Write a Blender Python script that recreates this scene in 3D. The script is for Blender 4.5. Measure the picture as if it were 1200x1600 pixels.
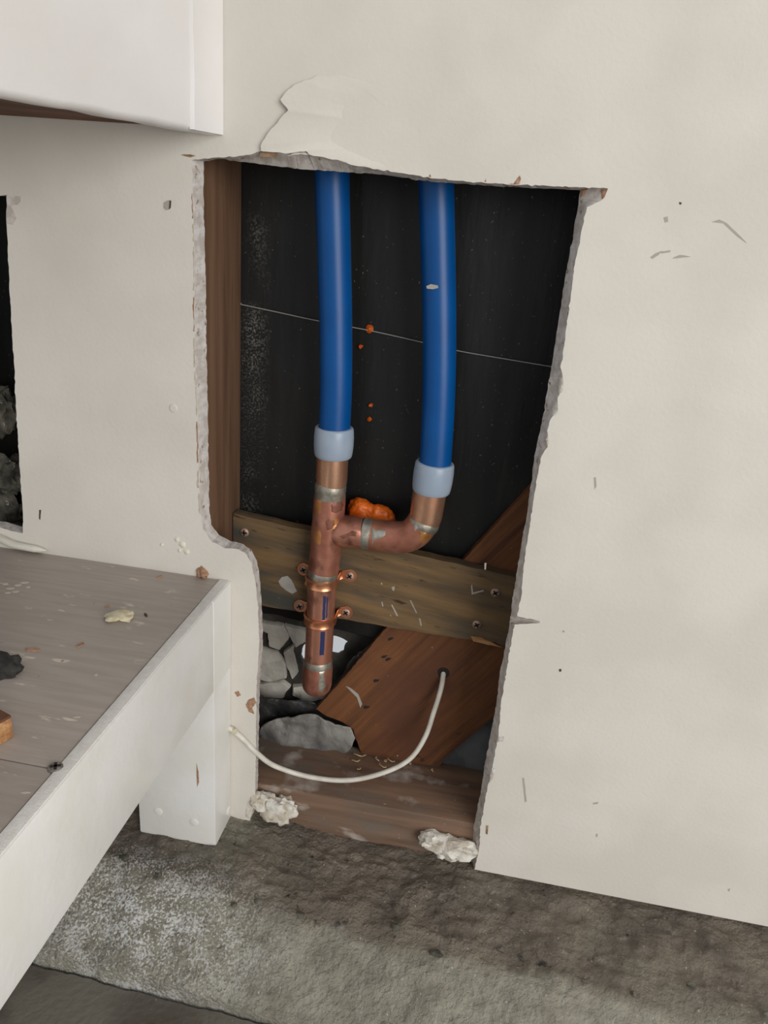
import bpy, bmesh, math, random
from mathutils import Vector, Matrix, noise
from mathutils.geometry import delaunay_2d_cdt
from mathutils.bvhtree import BVHTree

for o in list(bpy.data.objects): bpy.data.objects.remove(o)
scn = bpy.context.scene
COL = scn.collection
random.seed(7)

# ------------------------------------------------------------------ camera
F = 1175.0; CXP, CYP = 600.0, 800.0; H = 0.585; ZC = 0.600
Yc = Vector((818-CXP, 357-CYP, F)).normalized()
xv = 361.0; yv = 800 + (F*F-(818-600)*(600-xv))/443.0
Zc = -Vector((xv-CXP, yv-CYP, F)).normalized()
Zc = (Zc - Yc*Zc.dot(Yc)).normalized()
Xc = Yc.cross(Zc)
CAM = Vector((0, -H, ZC))
def ray(px, py):
    d = Vector((px-CXP, py-CYP, F))
    return Vector((Xc.dot(d), Yc.dot(d), Zc.dot(d)))
def W(px, py, y=0.0):
    d = ray(px, py); return CAM + d*((H+y)/d.y)
def WZ(px, py, z):
    d = ray(px, py); return CAM + d*((z-ZC)/d.z)
def WX(px, py, x):
    d = ray(px, py); return CAM + d*(x/d.x)
def axis(v):            # camera-space vector -> world
    return Vector((Xc.dot(v), Yc.dot(v), Zc.dot(v)))
cam_data = bpy.data.cameras.new('camera'); cam = bpy.data.objects.new('camera', cam_data)
COL.objects.link(cam); scn.camera = cam
r, u, b = axis(Vector((1,0,0))), axis(Vector((0,-1,0))), axis(Vector((0,0,-1)))
cam.matrix_world = Matrix(((r.x,u.x,b.x,CAM.x),(r.y,u.y,b.y,CAM.y),(r.z,u.z,b.z,CAM.z),(0,0,0,1)))
cam_data.sensor_fit = 'VERTICAL'; cam_data.sensor_height = 36.0
cam_data.lens = F/1600.0*36.0
cam_data.clip_start = 0.01

# ------------------------------------------------------------------ world, lights, exposure
wd = bpy.data.worlds.new('world'); scn.world = wd; wd.use_nodes = True
bg = wd.node_tree.nodes['Background']
bg.inputs['Color'].default_value = (0.93, 0.96, 1.0, 1); bg.inputs['Strength'].default_value = 0.55
def area(name, loc, target, sx, sy, power, color):
    l = bpy.data.lights.new(name, 'AREA'); l.shape = 'RECTANGLE'; l.size = sx; l.size_y = sy
    l.energy = power; l.color = color
    o = bpy.data.objects.new(name, l); COL.objects.link(o); o.location = loc
    o.rotation_euler = (Vector(target)-Vector(loc)).to_track_quat('-Z', 'Y').to_euler()
    return o
area('doorway_daylight', (1.7, -2.1, 0.95), (0, 0, 0.3), 1.6, 1.8, 52, (1.0, 0.97, 0.925))
scn.view_settings.view_transform = 'Standard'; scn.view_settings.look = 'None'
scn.view_settings.gamma = 1.0; scn.view_settings.use_curve_mapping = False
scn.view_settings.exposure = -0.06

# ------------------------------------------------------------------ materials
def C(r, g, b):
    f = lambda v: (v/255/12.92) if v <= 10 else ((v/255+0.055)/1.055)**2.4
    return (f(r), f(g), f(b), 1)
MATS = {}
def mat(name, base, alt=None, scale=20, lo=0.4, hi=0.6, rough=0.6, bump=0.0, bscale=200, bdist=0.001, metal=0.0,
        stretch=(1,1,1), rot=(0,0,0), spots=(), detail=5, spec=0.5, trans=0.0, sss=0.0, roughvar=0.0, bstretch=None, coat=0.0, brough=0.5):
    """spots: list of (colour, scale, threshold_lo, threshold_hi, stretch)"""
    m = bpy.data.materials.new(name); m.use_nodes = True; MATS[name] = m
    nt = m.node_tree; N = nt.nodes; L = nt.links
    p = N['Principled BSDF']; p.inputs['Roughness'].default_value = rough; p.inputs['Metallic'].default_value = metal
    p.inputs['Specular IOR Level'].default_value = spec
    if trans: p.inputs['Transmission Weight'].default_value = trans
    if coat: p.inputs['Coat Weight'].default_value = coat
    if sss:
        p.inputs['Subsurface Weight'].default_value = sss; p.inputs['Subsurface Radius'].default_value = (0.006,0.006,0.008); p.inputs['Subsurface Scale'].default_value = 1.0
    geo = N.new('ShaderNodeNewGeometry')
    def noise_node(sc, st, rt=(0,0,0), dt=5, off=0.0):
        mp = N.new('ShaderNodeMapping'); mp.vector_type = 'TEXTURE'; mp.inputs['Scale'].default_value = tuple(1/q for q in st); mp.inputs['Rotation'].default_value = rt
        mp.inputs['Location'].default_value = (off, off*1.7, off*0.3)
        L.new(geo.outputs['Position'], mp.inputs['Vector'])
        n = N.new('ShaderNodeTexNoise'); n.inputs['Scale'].default_value = sc; n.inputs['Detail'].default_value = dt
        L.new(mp.outputs['Vector'], n.inputs['Vector']); return n
    def ramp(n, a, bb):
        r_ = N.new('ShaderNodeMapRange'); r_.inputs['From Min'].default_value = a; r_.inputs['From Max'].default_value = bb
        L.new(n.outputs['Fac'], r_.inputs['Value']); return r_
    col = None
    if alt is not None:
        n = noise_node(scale, stretch, rot, detail); rr = ramp(n, lo, hi)
        mx = N.new('ShaderNodeMix'); mx.data_type = 'RGBA'
        mx.inputs[6].default_value = base; mx.inputs[7].default_value = alt
        L.new(rr.outputs['Result'], mx.inputs[0]); col = mx.outputs[2]
        if roughvar:
            r2 = N.new('ShaderNodeMapRange'); r2.inputs['To Min'].default_value = rough-roughvar; r2.inputs['To Max'].default_value = rough+roughvar
            L.new(rr.outputs['Result'], r2.inputs['Value']); L.new(r2.outputs['Result'], p.inputs['Roughness'])
    for i, (c, sc, a, bb, st) in enumerate(spots):
        n = noise_node(sc, st, rot, 4, 3.1*(i+1)); rr = ramp(n, a, bb)
        mx = N.new('ShaderNodeMix'); mx.data_type = 'RGBA'; mx.inputs[7].default_value = c
        if col: L.new(col, mx.inputs[6])
        else: mx.inputs[6].default_value = base
        L.new(rr.outputs['Result'], mx.inputs[0]); col = mx.outputs[2]
    if col: L.new(col, p.inputs['Base Color'])
    else: p.inputs['Base Color'].default_value = base
    if bump:
        n = noise_node(bscale, bstretch or stretch, rot, 8 if brough>0.5 else 4, 9.0); n.inputs['Roughness'].default_value = brough
        bp = N.new('ShaderNodeBump'); bp.inputs['Strength'].default_value = bump; bp.inputs['Distance'].default_value = bdist
        L.new(n.outputs['Fac'], bp.inputs['Height']); L.new(bp.outputs['Normal'], p.inputs['Normal'])
    return m

wall_paint = mat('wall_paint', C(222,217,208), C(214,209,199), 9, rough=0.62, bump=0.35, bscale=260, bdist=0.0006, spec=0.3)
panel_paint = mat('panel_paint', C(238,235,233), C(231,227,224), 9, rough=0.5, bump=0.25, bscale=180, bdist=0.0006, spec=0.35)
old_paint = mat('old_paint', C(226,222,204), C(219,214,195), 14, rough=0.6, bump=0.3, bscale=220, bdist=0.0006, spec=0.3)
gypsum = mat('gypsum', C(216,211,206), C(192,183,174), 120, rough=0.9, bump=0.5, bscale=600, bdist=0.0006,
             spots=((C(150,128,108), 160, 0.62, 0.70, (1,1,1)),))
gypsum_white = mat('gypsum_white', C(222,218,208), C(198,188,172), 90, rough=0.9, bump=0.9, bscale=260, bdist=0.0015)
kraft_pale = mat('kraft_pale', C(184,166,146), C(204,190,172), 200, rough=0.9)
kraft = mat('kraft', C(128,100,74), C(160,132,104), 150, rough=0.9, bump=0.5, bscale=400)
white_gloss = mat('white_gloss', C(241,240,237), C(236,234,228), 18, rough=0.28, bump=0.3, bscale=150, bdist=0.0008)
edge_paint = mat('edge_paint', C(232,229,224), C(226,221,214), 200, rough=0.45, bump=0.6, bscale=700, bdist=0.0006)
shelf_paint = mat('shelf_paint', C(168,157,148), C(160,149,140), 30, rough=0.45, bump=0.25, bscale=90, bdist=0.0006, stretch=(0.6,6,6),
                  spots=((C(206,192,176), 40, 0.66, 0.72, (1,3,3)), (C(120,92,72), 130, 0.72, 0.76, (1,1,1))))
def wood(name, a, b_, grain=(0.6,8,8), rot=(0,0,0), rough=0.7, spots=()):
    return mat(name, a, b_, 14, 0.35, 0.65, rough, 0.6, 30, 0.001, stretch=grain, rot=rot, detail=8, spots=spots, spec=0.25)
stud_wood = wood('stud_wood', C(124,95,73), C(104,77,59), (5,5,0.35), spots=((C(92,66,50), 20, 0.56, 0.74, (5,5,0.4)),))
board_wood = wood('board_wood', C(126,101,70), C(92,76,57), (0.7,6,7), (0,0.13,0),
                  spots=((C(74,72,66), 9, 0.5, 0.66, (0.7,1,4)), (C(62,48,36), 40, 0.62, 0.72, (1,3,5)), (C(168,160,142), 160, 0.74, 0.78, (1,1,1))))
brace_wood = wood('brace_wood', C(124,81,51), C(104,67,43), (0.5,5,14), (0,-0.95,0),
                  spots=((C(84,54,38), 12, 0.52, 0.70, (0.4,4,8)), (C(96,62,46), 8, 0.5, 0.65, (1,1,1)), (C(54,38,30), 60, 0.68, 0.74, (1,1,1)), (C(190,178,160), 260, 0.73, 0.77, (1,1,1))))
plate_wood = wood('plate_wood', C(138,110,90), C(108,88,74), (0.5,5,6), (0,0.0,0),
                  spots=((C(112,106,98), 9, 0.50, 0.66, (1,2,2)), (C(205,198,190), 26, 0.60, 0.80, (1,1,2)), (C(200,192,180), 240, 0.72, 0.76, (1,1,1))))
under_wood = wood('under_wood', C(120,84,62), C(86,58,44), (2,2,2))
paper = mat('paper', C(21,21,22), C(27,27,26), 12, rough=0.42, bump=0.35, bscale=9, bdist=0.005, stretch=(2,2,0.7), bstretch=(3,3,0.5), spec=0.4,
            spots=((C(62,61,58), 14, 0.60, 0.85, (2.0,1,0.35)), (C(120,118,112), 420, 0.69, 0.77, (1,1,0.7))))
felt = mat('felt', C(140,137,132), C(92,90,88), 22, rough=0.7, bump=0.8, bscale=90, bdist=0.003, spots=((C(168,164,158), 34, 0.58, 0.72, (1,1,1)),))
dark_felt = mat('dark_felt', C(44,44,45), C(66,65,64), 22, rough=0.45, bump=0.8, bscale=60, bdist=0.004)
stone = mat('stone', C(196,192,181), C(166,162,152), 30, rough=0.8, bump=0.8, bscale=110, bdist=0.002, spots=((C(168,166,158), 60, 0.6, 0.75, (1,1,1)),))
mortar_dark = mat('mortar_dark', C(48,45,42), C(70,66,60), 40, rough=0.85, bump=0.8, bscale=150, bdist=0.002)
rubble = mat('rubble', C(112,108,96), C(62,60,52), 60, rough=0.8, bump=0.8, bscale=160, bdist=0.003, spots=((C(190,186,178), 150, 0.66, 0.72, (1,1,1)),))
blue = mat('blue', C(0,80,148), C(0,75,140), 20, rough=0.36, bump=0.05, bscale=300, spec=0.4)
ring_mat = mat('ring', C(186,200,216), C(176,192,210), 40, rough=0.32, trans=0.25, sss=0.5, spec=0.5)
copper = mat('copper', C(206,146,124), C(190,128,106), 30, rough=0.36, metal=0.72, bump=0.15, bscale=260, bdist=0.0006, roughvar=0.08,
             spots=((C(128,84,64), 55, 0.56, 0.72, (1,1,0.6)),))
copper_old = mat('copper_old', C(186,128,108), C(156,100,82), 60, 0.35, 0.65, rough=0.42, metal=0.6, bump=0.2, bscale=200, bdist=0.0006, roughvar=0.08,
             spots=((C(124,82,66), 75, 0.54, 0.72, (1,1,0.7)), (C(176,122,84), 38, 0.58, 0.74, (1,1,1))))
brass = mat('brass', C(204,160,132), C(186,138,110), 45, rough=0.32, metal=0.75, roughvar=0.06, spots=((C(160,122,62), 40, 0.56, 0.68, (1,1,0.5)),))
copper_new = mat('copper_new', C(232,166,126), C(216,142,104), 60, rough=0.28, metal=0.85)
solder = mat('solder', C(176,172,160), C(150,144,132), 140, rough=0.42, metal=0.75, bump=0.4, bscale=300, bdist=0.0008)
screw_mat = mat('screw_metal', C(186,158,142), C(160,130,114), 300, rough=0.5, metal=0.35)
recess_mat = mat('recess', C(34,26,22), rough=0.8)
steel = mat('steel', C(150,144,136), C(120,112,104), 300, rough=0.45, metal=0.6)
ink = mat('ink', C(24,36,84), rough=0.6)
foam = mat('foam', C(222,108,22), C(196,84,12), 80, rough=0.4, bump=0.5, bscale=160, bdist=0.002, sss=0.2)
cable_mat = mat('cable', C(222,218,206), C(204,199,186), 60, rough=0.45)
wire_mat = mat('wire', C(168,166,162), rough=0.4, metal=0.4)
pine = mat('pine', C(196,150,102), C(160,112,70), 40, rough=0.7, bump=0.4, bscale=60, stretch=(1,5,5))
shaving = mat('shaving', C(196,172,134), C(160,132,98), 200, rough=0.8)
clod = mat('clod', C(60,58,54), C(36,35,33), 120, rough=0.9, bump=0.8, bscale=200, bdist=0.002)
crumb_brown = mat('crumb_brown', C(178,142,116), C(150,112,86), 250, rough=0.9, bump=0.8, bscale=400, bdist=0.001)
crumb_cream = mat('crumb_cream', C(214,204,176), C(196,184,152), 150, rough=0.85, bump=0.5, bscale=300, bdist=0.001)
mark_grey = mat('mark_grey', C(172,167,158), rough=0.8)
mark_dark = mat('mark_dark', C(70,64,58), rough=0.8)
daub = mat('daub', C(168,164,156), C(150,146,138), 60, rough=0.7)
rough_concrete = mat('rough_concrete', C(138,127,112), C(108,99,88), 16, rough=0.40, bump=1.0, bscale=150, bdist=0.008, brough=0.6, roughvar=0.14, spec=0.5,
     spots=((C(132,126,112), 7, 0.5, 0.7, (1,1,1)), (C(150,142,130), 60, 0.62, 0.74, (1,1,1)), (C(205,200,190), 380, 0.71, 0.76, (1,1,1)), (C(52,47,40), 90, 0.66, 0.74, (1,1,1))))
slab_concrete = mat('slab_concrete', C(126,122,112), C(104,99,90), 12, rough=0.5, bump=0.5, bscale=160, bdist=0.002,
     spots=((C(200,196,188), 300, 0.73, 0.77, (1,1,1)), (C(92,82,72), 20, 0.55, 0.7, (1,1,1))))

# ------------------------------------------------------------------ mesh helpers
ORIG = {}
def link(o, parent=None):
    COL.objects.link(o)
    if parent is not None: o.parent = parent
def tag(o, label=None, cat=None, group=None, kind=None):
    if label: o['label'] = label
    if cat: o['category'] = cat
    if group: o['group'] = group
    if kind: o['kind'] = kind
    return o
def thing(name, label, cat, loc, group=None):
    o = bpy.data.objects.new(name, None); o.empty_display_size = 0.02
    o.location = loc; link(o); ORIG[o.name] = Vector(loc)
    return tag(o, label, cat, group)
class MB:
    def __init__(s): s.v=[]; s.f=[]; s.m=[]
    def add(s, verts, faces, m=0):
        k = len(s.v); s.v += [Vector(v) for v in verts]
        for f in faces: s.f.append([i+k for i in f]); s.m.append(m)
        return s
    def hexa(s, c, m=0):   # 4 bottom, 4 top corners
        return s.add(c, [(3,2,1,0),(4,5,6,7),(0,1,5,4),(1,2,6,5),(2,3,7,6),(3,0,4,7)], m)
    def box(s, a, b, m=0):
        x0,y0,z0 = a; x1,y1,z1 = b
        return s.hexa([(x0,y0,z0),(x1,y0,z0),(x1,y1,z0),(x0,y1,z0),(x0,y0,z1),(x1,y0,z1),(x1,y1,z1),(x0,y1,z1)], m)
    def prism(s, front, back, mf=0, ms=0, mb=None, cap=True):
        n = len(front); k = len(s.v); s.v += [Vector(v) for v in front]+[Vector(v) for v in back]
        if cap:
            tri = cdt([(p.x,p.z) for p in map(Vector,front)])
            for t in tri: s.f.append([k+i for i in t]); s.m.append(mf)
            for t in tri: s.f.append([k+n+i for i in reversed(t)]); s.m.append(ms if mb is None else mb)
        for i in range(n):
            j=(i+1)%n; s.f.append([k+i,k+n+i,k+n+j,k+j]); s.m.append(ms)
        return s
    def tube(s, path, rad, seg=24, caps=True, m=0, ref=Vector((0,1,0))):
        path=[Vector(p) for p in path]; n=len(path)
        if not hasattr(rad,'__len__'): rad=[rad]*n
        k=len(s.v); t0=(path[1]-path[0]).normalized()
        a=(ref-t0*ref.dot(t0)).normalized()
        for i,p in enumerate(path):
            t=(path[min(i+1,n-1)]-path[max(i-1,0)]).normalized()
            a=(a-t*a.dot(t)).normalized(); bb=t.cross(a)
            for q in range(seg):
                th=2*math.pi*q/seg; s.v.append(p+(a*math.cos(th)+bb*math.sin(th))*rad[i])
        for i in range(n-1):
            for q in range(seg):
                q2=(q+1)%seg; s.f.append([k+i*seg+q,k+i*seg+q2,k+(i+1)*seg+q2,k+(i+1)*seg+q]); s.m.append(m)
        if caps:
            s.f.append([k+q for q in reversed(range(seg))]); s.m.append(m)
            s.f.append([k+(n-1)*seg+q for q in range(seg)]); s.m.append(m)
        return s
    def build(s, name, mats, parent=None, smooth=False, bevel=0, angle=40, origin=None, segs=2):
        if not isinstance(mats,(list,tuple)): mats=[mats]
        if parent is not None:
            root=parent
            while root.parent: root=root.parent
            org=ORIG[root.name]
        else:
            if origin is None:
                xs=[v.x for v in s.v]; ys=[v.y for v in s.v]; zs=[v.z for v in s.v]
                org=Vector(((min(xs)+max(xs))/2,(min(ys)+max(ys))/2,min(zs)))
            else: org=Vector(origin)
        me=bpy.data.meshes.new(name)
        me.from_pydata([v-org for v in s.v],[],s.f)
        for mm in mats: me.materials.append(mm)
        for i,p in enumerate(me.polygons): p.material_index=s.m[i]
        bm=bmesh.new(); bm.from_mesh(me)
        bmesh.ops.recalc_face_normals(bm, faces=bm.faces)
        if bevel:
            es=[e for e in bm.edges if len(e.link_faces)==2 and e.calc_face_angle(0)>math.radians(35)]
            bmesh.ops.bevel(bm, geom=es, offset=bevel, segments=segs, affect='EDGES', profile=0.6, clamp_overlap=True)
        if smooth:
            for f in bm.faces: f.smooth=True
            for e in bm.edges:
                if len(e.link_faces)==2 and e.calc_face_angle(0)>math.radians(angle): e.smooth=False
        bm.to_mesh(me); bm.free()
        o=bpy.data.objects.new(name,me); link(o,parent)
        if parent is None: o.location=org; ORIG[o.name]=org
        return o
def cdt(loop, holes=()):
    vs=[Vector(p) for p in loop]; es=[]; n=len(vs); es+=[(i,(i+1)%n) for i in range(n)]
    for h in holes:
        k=len(vs); vs+=[Vector(p) for p in h]; es+=[(k+i,k+(i+1)%len(h)) for i in range(len(h))]
    ov,oe,of,orig,_,_=delaunay_2d_cdt(vs,es,[],1,1e-7)
    mp=[o_[0] if o_ else 0 for o_ in orig]; out=[]
    for f in of:
        c=sum((ov[i] for i in f),Vector((0,0)))/len(f)
        if not any(pip(c,h) for h in holes): out.append([mp[i] for i in f])
    return out
def pip(c,loop):
    r_=False; n_=len(loop)
    for i in range(n_):
        (xa,za),(xb,zb_)=loop[i][:2],loop[(i+1)%n_][:2]
        if (za>c[1])!=(zb_>c[1]) and c[0]<(xb-xa)*(c[1]-za)/(zb_-za)+xa: r_=not r_
    return r_
def nz(p, s=1.0, seed=0.0):
    return noise.noise(Vector(p)*s+Vector((seed*13.7,seed*7.3,seed*3.1)))
def refine(pts, step, amp, seed, closed=True, freq=160, plane='xz'):
    """subdivide a 3-D polyline and roughen it in the xz plane"""
    out=[]; n=len(pts); pts=[Vector(p) for p in pts]
    for i in range(n if closed else n-1):
        a=pts[i]; b_=pts[(i+1)%n]; k=max(1,int((b_-a).length/step))
        for q in range(k): out.append(a.lerp(b_,q/k))
    if not closed: out.append(pts[-1])
    for p in out:
        p.x+=amp*(nz(p,freq,seed)+0.7*nz(p,freq*3,seed+1)); p.z+=amp*(nz(p,freq,seed+2)+0.7*nz(p,freq*3,seed+3))
    return out
def lump(center, rx, ry, rz, seed, amp=0.35, freq=1.6, sub=3, flat=None, rot=0.0):
    bm=bmesh.new(); bmesh.ops.create_icosphere(bm,subdivisions=sub,radius=1)
    cs,sn=math.cos(rot),math.sin(rot); vs=[]
    for v in bm.verts:
        d=v.co.normalized(); k=1+amp*nz(d,freq,seed)+amp*0.5*nz(d,freq*2.3,seed+5)+amp*0.25*nz(d,freq*5,seed+9)
        q=Vector((d.x*rx,d.y*ry,d.z*rz))*k
        q=Vector((q.x*cs-q.y*sn,q.x*sn+q.y*cs,q.z)) if flat is None or flat!='xz' else Vector((q.x*cs-q.z*sn,q.y,q.x*sn+q.z*cs))
        vs.append(Vector(center)+q)
    fs=[[v.index for v in f.verts] for f in bm.faces]; bm.free()
    return MB().add(vs,fs)
def spline(pts, n=12):
    pts=[Vector(p) for p in pts]; P=[pts[0]*2-pts[1]]+pts+[pts[-1]*2-pts[-2]]; out=[]
    for i in range(1,len(P)-2):
        for q in range(n):
            t=q/n; a,b_,c,d=P[i-1],P[i],P[i+1],P[i+2]
            out.append(0.5*((2*b_)+(c-a)*t+(2*a-5*b_+4*c-d)*t*t+(3*b_-a-3*c+d)*t**3))
    out.append(pts[-1]); return out
def patch(name, px, y, m, parent, thick=0.0004, seed=1, amp=0.0004):
    f=refine([W(a,c,y-thick) for a,c in px],0.002,amp,seed); bk=[p+Vector((0,thick+0.0004,0)) for p in f]
    return MB().prism(f,bk).build(name,m,parent)

def decal(name, px, target, m, parent=None, off=0.0003, amp=1.2, step=3.0, seed=1, label=None, thick=True):
    """a thin skin with a pixel outline, laid onto the surface of an existing object"""
    root=target
    while root.parent: root=root.parent
    org=ORIG[root.name]; me=target.data
    bv=BVHTree.FromPolygons([v.co+org for v in me.vertices],[list(p.vertices) for p in me.polygons])
    lp=[]; n_=len(px)
    for i in range(n_):
        a=Vector(px[i]); b_=Vector(px[(i+1)%n_]); k=max(1,int((b_-a).length/step))
        for q in range(k):
            p=a.lerp(b_,q/k); p+=Vector((nz((p.x*.15,p.y*.15,0),1,seed),nz((p.x*.15,p.y*.15,5),1,seed)))*amp; lp.append(p)
    pts=list(lp); n_=len(lp); xs=[p.x for p in lp]; ys=[p.y for p in lp]; x=min(xs)+step/2
    while x<max(xs):
        y=min(ys)+step/2
        while y<max(ys):
            if pip((x,y),lp): pts.append(Vector((x,y)))
            y+=step
        x+=step
    ov,oe,of,_,_,_=delaunay_2d_cdt(pts,[(i,(i+1)%n_) for i in range(n_)],[],1,1e-5)
    top=[]; ok=[]
    for v in ov:
        d=ray(v.x,v.y).normalized(); h,nm,_,_=bv.ray_cast(CAM,d)
        if h is None: top.append(CAM.copy()); ok.append(False); continue
        if nm.dot(d)>0: nm=-nm
        e=min((Vector((v.x,v.y))-p).length for p in lp)
        top.append(h+nm*(off*(0.25 if e<0.5 else 1.0))); ok.append(True)
    fs=[f for f in of if all(ok[i] for i in f)]
    used=sorted({i for f in fs for i in f}); mp={i:k for k,i in enumerate(used)}
    o=MB().add([top[i] for i in used],[[mp[i] for i in f] for f in fs]).build(name,m,parent if parent is not None else target,smooth=True,angle=70)
    if label: o['label']=label
    return o

# ------------------------------------------------------------------ key planes
TD = 0.013                       # drywall thickness
XS = W(319,300,TD).x             # right face of the stud
YP = 0.098                       # building paper
YBR = 0.087                      # front of diagonal brace
YBD = 0.074                      # front of cross board
YC = YBD-0.0155                  # pipe axis
ZS = W(361,908,0).z              # shelf top
XP = W(361,1100,0).x             # right face of apron and post
ZPAN = W(345,212,0).z            # underside of the angled panel
ZB = W(980,1406,0).z             # drywall bottom edge

# ------------------------------------------------------------------ wall with the cut openings
left_f=[(390,1282),(397,1257),(399,1226),(400,1179),(400,1101),(402,1057),(405,1001),(403,945),(398,907),(394,882),(386,867),(372,858),(350,856),(331,846),(317,826),(313,800),(311,730),(309,650),(305,560),(304,480),(304,374),(301,300),(299,250)]
left_b=[(393,1279),(401,1257),(403,1226),(404,1179),(405,1101),(407,1057),(411,1001),(409,945),(406,900),(401,876),(393,859),(380,850),(360,845),(342,836),(330,820),(327,798),(326,730),(325,650),(323,560),(322,480),(320,374),(318,300),(318,252)]
top_f=[(347,245),(380,244),(407,236),(433,238),(447,240),(478,236),(483,242),(527,250),(553,258),(600,266),(673,278),(757,286),(813,289),(907,293)]
top_b=[(347,248),(368,252),(405,256),(430,259),(450,262),(478,265),(493,266),(530,268),(553,270),(598,273),(673,284),(757,290),(813,293),(906,297)]
right_f=[(950,294),(944,309),(930,318),(917,324),(913,340),(905,380),(898,413),(893,453),(885,513),(876,573),(880,600),(871,622),(872,640),(860,655),(856,672),(855,698),(846,713),(839,748),(830,804),(820,872),(814,935),(808,963),(843,970),(844,973),(804,976),(797,1013),(791,1050),(783,1099),(779,1149),(768,1205),(760,1239),(751,1292),(749,1324),(741,1359)]
right_b=[(907,296),(906,304),(904,314),(902,325),(899,345),(893,380),(887,413),(880,453),(871,513),(862,573),(857,600),(853,622),(851,640),(848,655),(844,672),(838,698),(835,713),(831,748),(823,804),(811,872),(801,935),(798,960),(797,966),(797,969),(796,974),(789,1013),(781,1050),(776,1099),(766,1150),(756,1205),(751,1239),(740,1292),(738,1326),(736,1357)]
def wall_loop(pxs, y, tail):
    pts=[W(a,c,y) for a,c in pxs]
    out=[]
    for i in range(len(pts)-1):
        k=max(1,int((W(*left_right_f[i],0)-W(*left_right_f[i+1],0)).length/0.0025))
        for q in range(k): out.append(pts[i].lerp(pts[i+1],q/k))
    out.append(pts[-1])
    return out
left_right_f=left_f+top_f+right_f
fr=wall_loop(left_f+top_f+right_f,0,None); bk=wall_loop(left_b+top_b+right_b,TD,None)
for i,p in enumerate(fr):
    a=0.0007; p.x+=a*(nz(p,260,1)+0.8*nz(p,700,2)); p.z+=a*(nz(p,260,3)+0.8*nz(p,700,4))
for i,p in enumerate(bk):
    a=0.0006; p.x+=a*(nz(p,220,5)+0.8*nz(p,600,6)); p.z+=a*(nz(p,220,7)+0.8*nz(p,600,8))
zbl=W(361,1279,0).z
outer=[(1.6,ZB),(1.6,1.9),(-1.4,1.9),(-1.4,zbl)]
NF=len(fr)
front=fr+[Vector((x,0,z)) for x,z in outer]; back=bk+[Vector((x,TD,z)) for x,z in outer]
lh_px=[(11,306),(10,330),(10.5,355),(15,449),(20.6,542),(26,655),(32,749),(36,805),(36,834),(0,824),(-120,810)]
lh=[W(a,c,0) for a,c in lh_px]; lh.append(Vector((lh[-1].x,0,lh[0].z)))
lhf=refine(lh,0.003,0.0008,21); lhb=[p+Vector((-0.001,TD,0)) for p in lhf]
mb=MB()
tri=cdt([(p.x,p.z) for p in front],[[(p.x,p.z) for p in lhf]])
vs=front+lhf; nb=len(vs); vs2=back+lhb
tri2=cdt([(p.x,p.z) for p in back],[[(p.x,p.z) for p in lhb]])
mb.add(vs+vs2,[])
for t in tri: mb.f.append(list(t)); mb.m.append(0)
for t in tri2: mb.f.append([nb+i for i in reversed(t)]); mb.m.append(2)
n=len(front)
for i in range(n):
    j=(i+1)%n; mb.f.append([i,nb+i,nb+j,j]); mb.m.append(1)
for i in range(len(lhf)):
    a=n+i; c=n+(i+1)%len(lhf); mb.f.append([a,nb+a,nb+c,c]); mb.m.append(1)
wall=mb.build('wall_back',[wall_paint,gypsum,kraft],origin=(0,0,0)); wall['kind']='structure'

# lifted skin of paint beside the corner
edge_px=[(620,180),(540,118),(497,118),(470,128),(450,140),(438,156),(450,172),(436,188),(416,212),(407,228),(407,236),(433,238),(447,240),(478,236),(483,242),(527,250),(553,258),(600,266)]
inn_px=[(700,200),(640,150),(590,150),(560,160),(545,168),(540,175),(540,185),(535,192),(530,200),(525,210),(525,218),(530,222),(535,226),(540,230),(548,234),(570,242),(590,250),(640,262)]
lift=[0,.0002,.001,.0025,.0035,.0045,.0045,.004,.004,.004,.0035,.003,.003,.003,.0025,.0015,.001,0]
E_=[W(a,c,-l) for (a,c),l in zip(edge_px,lift)]; I_=[W(a,c,0.0004) for a,c in inn_px]
B_=[W(a,c,-max(0,l-0.0016)) for (a,c),l in zip(edge_px,lift)]
# densify
def dens(L,k=6):
    out=[]
    for i in range(len(L)-1):
        for q in range(k): out.append(L[i].lerp(L[i+1],q/k))
    return out+[L[-1]]
E_,I_,B_=dens(E_),dens(I_),dens(B_)
for e_,b_2 in zip(E_,B_):
    d=Vector((nz(e_,200,31),0,nz(e_,200,32)))*0.0008; e_+=d; b_2+=d
fl=MB(); rows=[B_,E_]
for t in (0.25,0.5,0.75,1.0):
    rows.append([e_.lerp(i_,t)+Vector((0,-(e_.y)*(-0.15)*math.sin(t*math.pi),0)) for e_,i_ in zip(E_,I_)])
for rw in rows: fl.v+=rw
nn=len(E_)
for rr_ in range(len(rows)-1):
    for i in range(nn-1):
        fl.f.append([rr_*nn+i,rr_*nn+i+1,(rr_+1)*nn+i+1,(rr_+1)*nn+i]); fl.m.append(1 if rr_==0 else 0)
fo=fl.build('paint_flap',[wall_paint,kraft],wall,smooth=True,angle=60); fo['label']='cream skin of paint lifting off with a torn edge'
patch('torn_paper',[(407,237),(432,239),(430,247),(405,245)],-0.0003,kraft,wall,seed=3)
patch('torn_paper',[(476,238),(490,243),(470,241),(448,244),(462,238)],-0.0006,gypsum_white,wall,seed=4)

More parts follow.
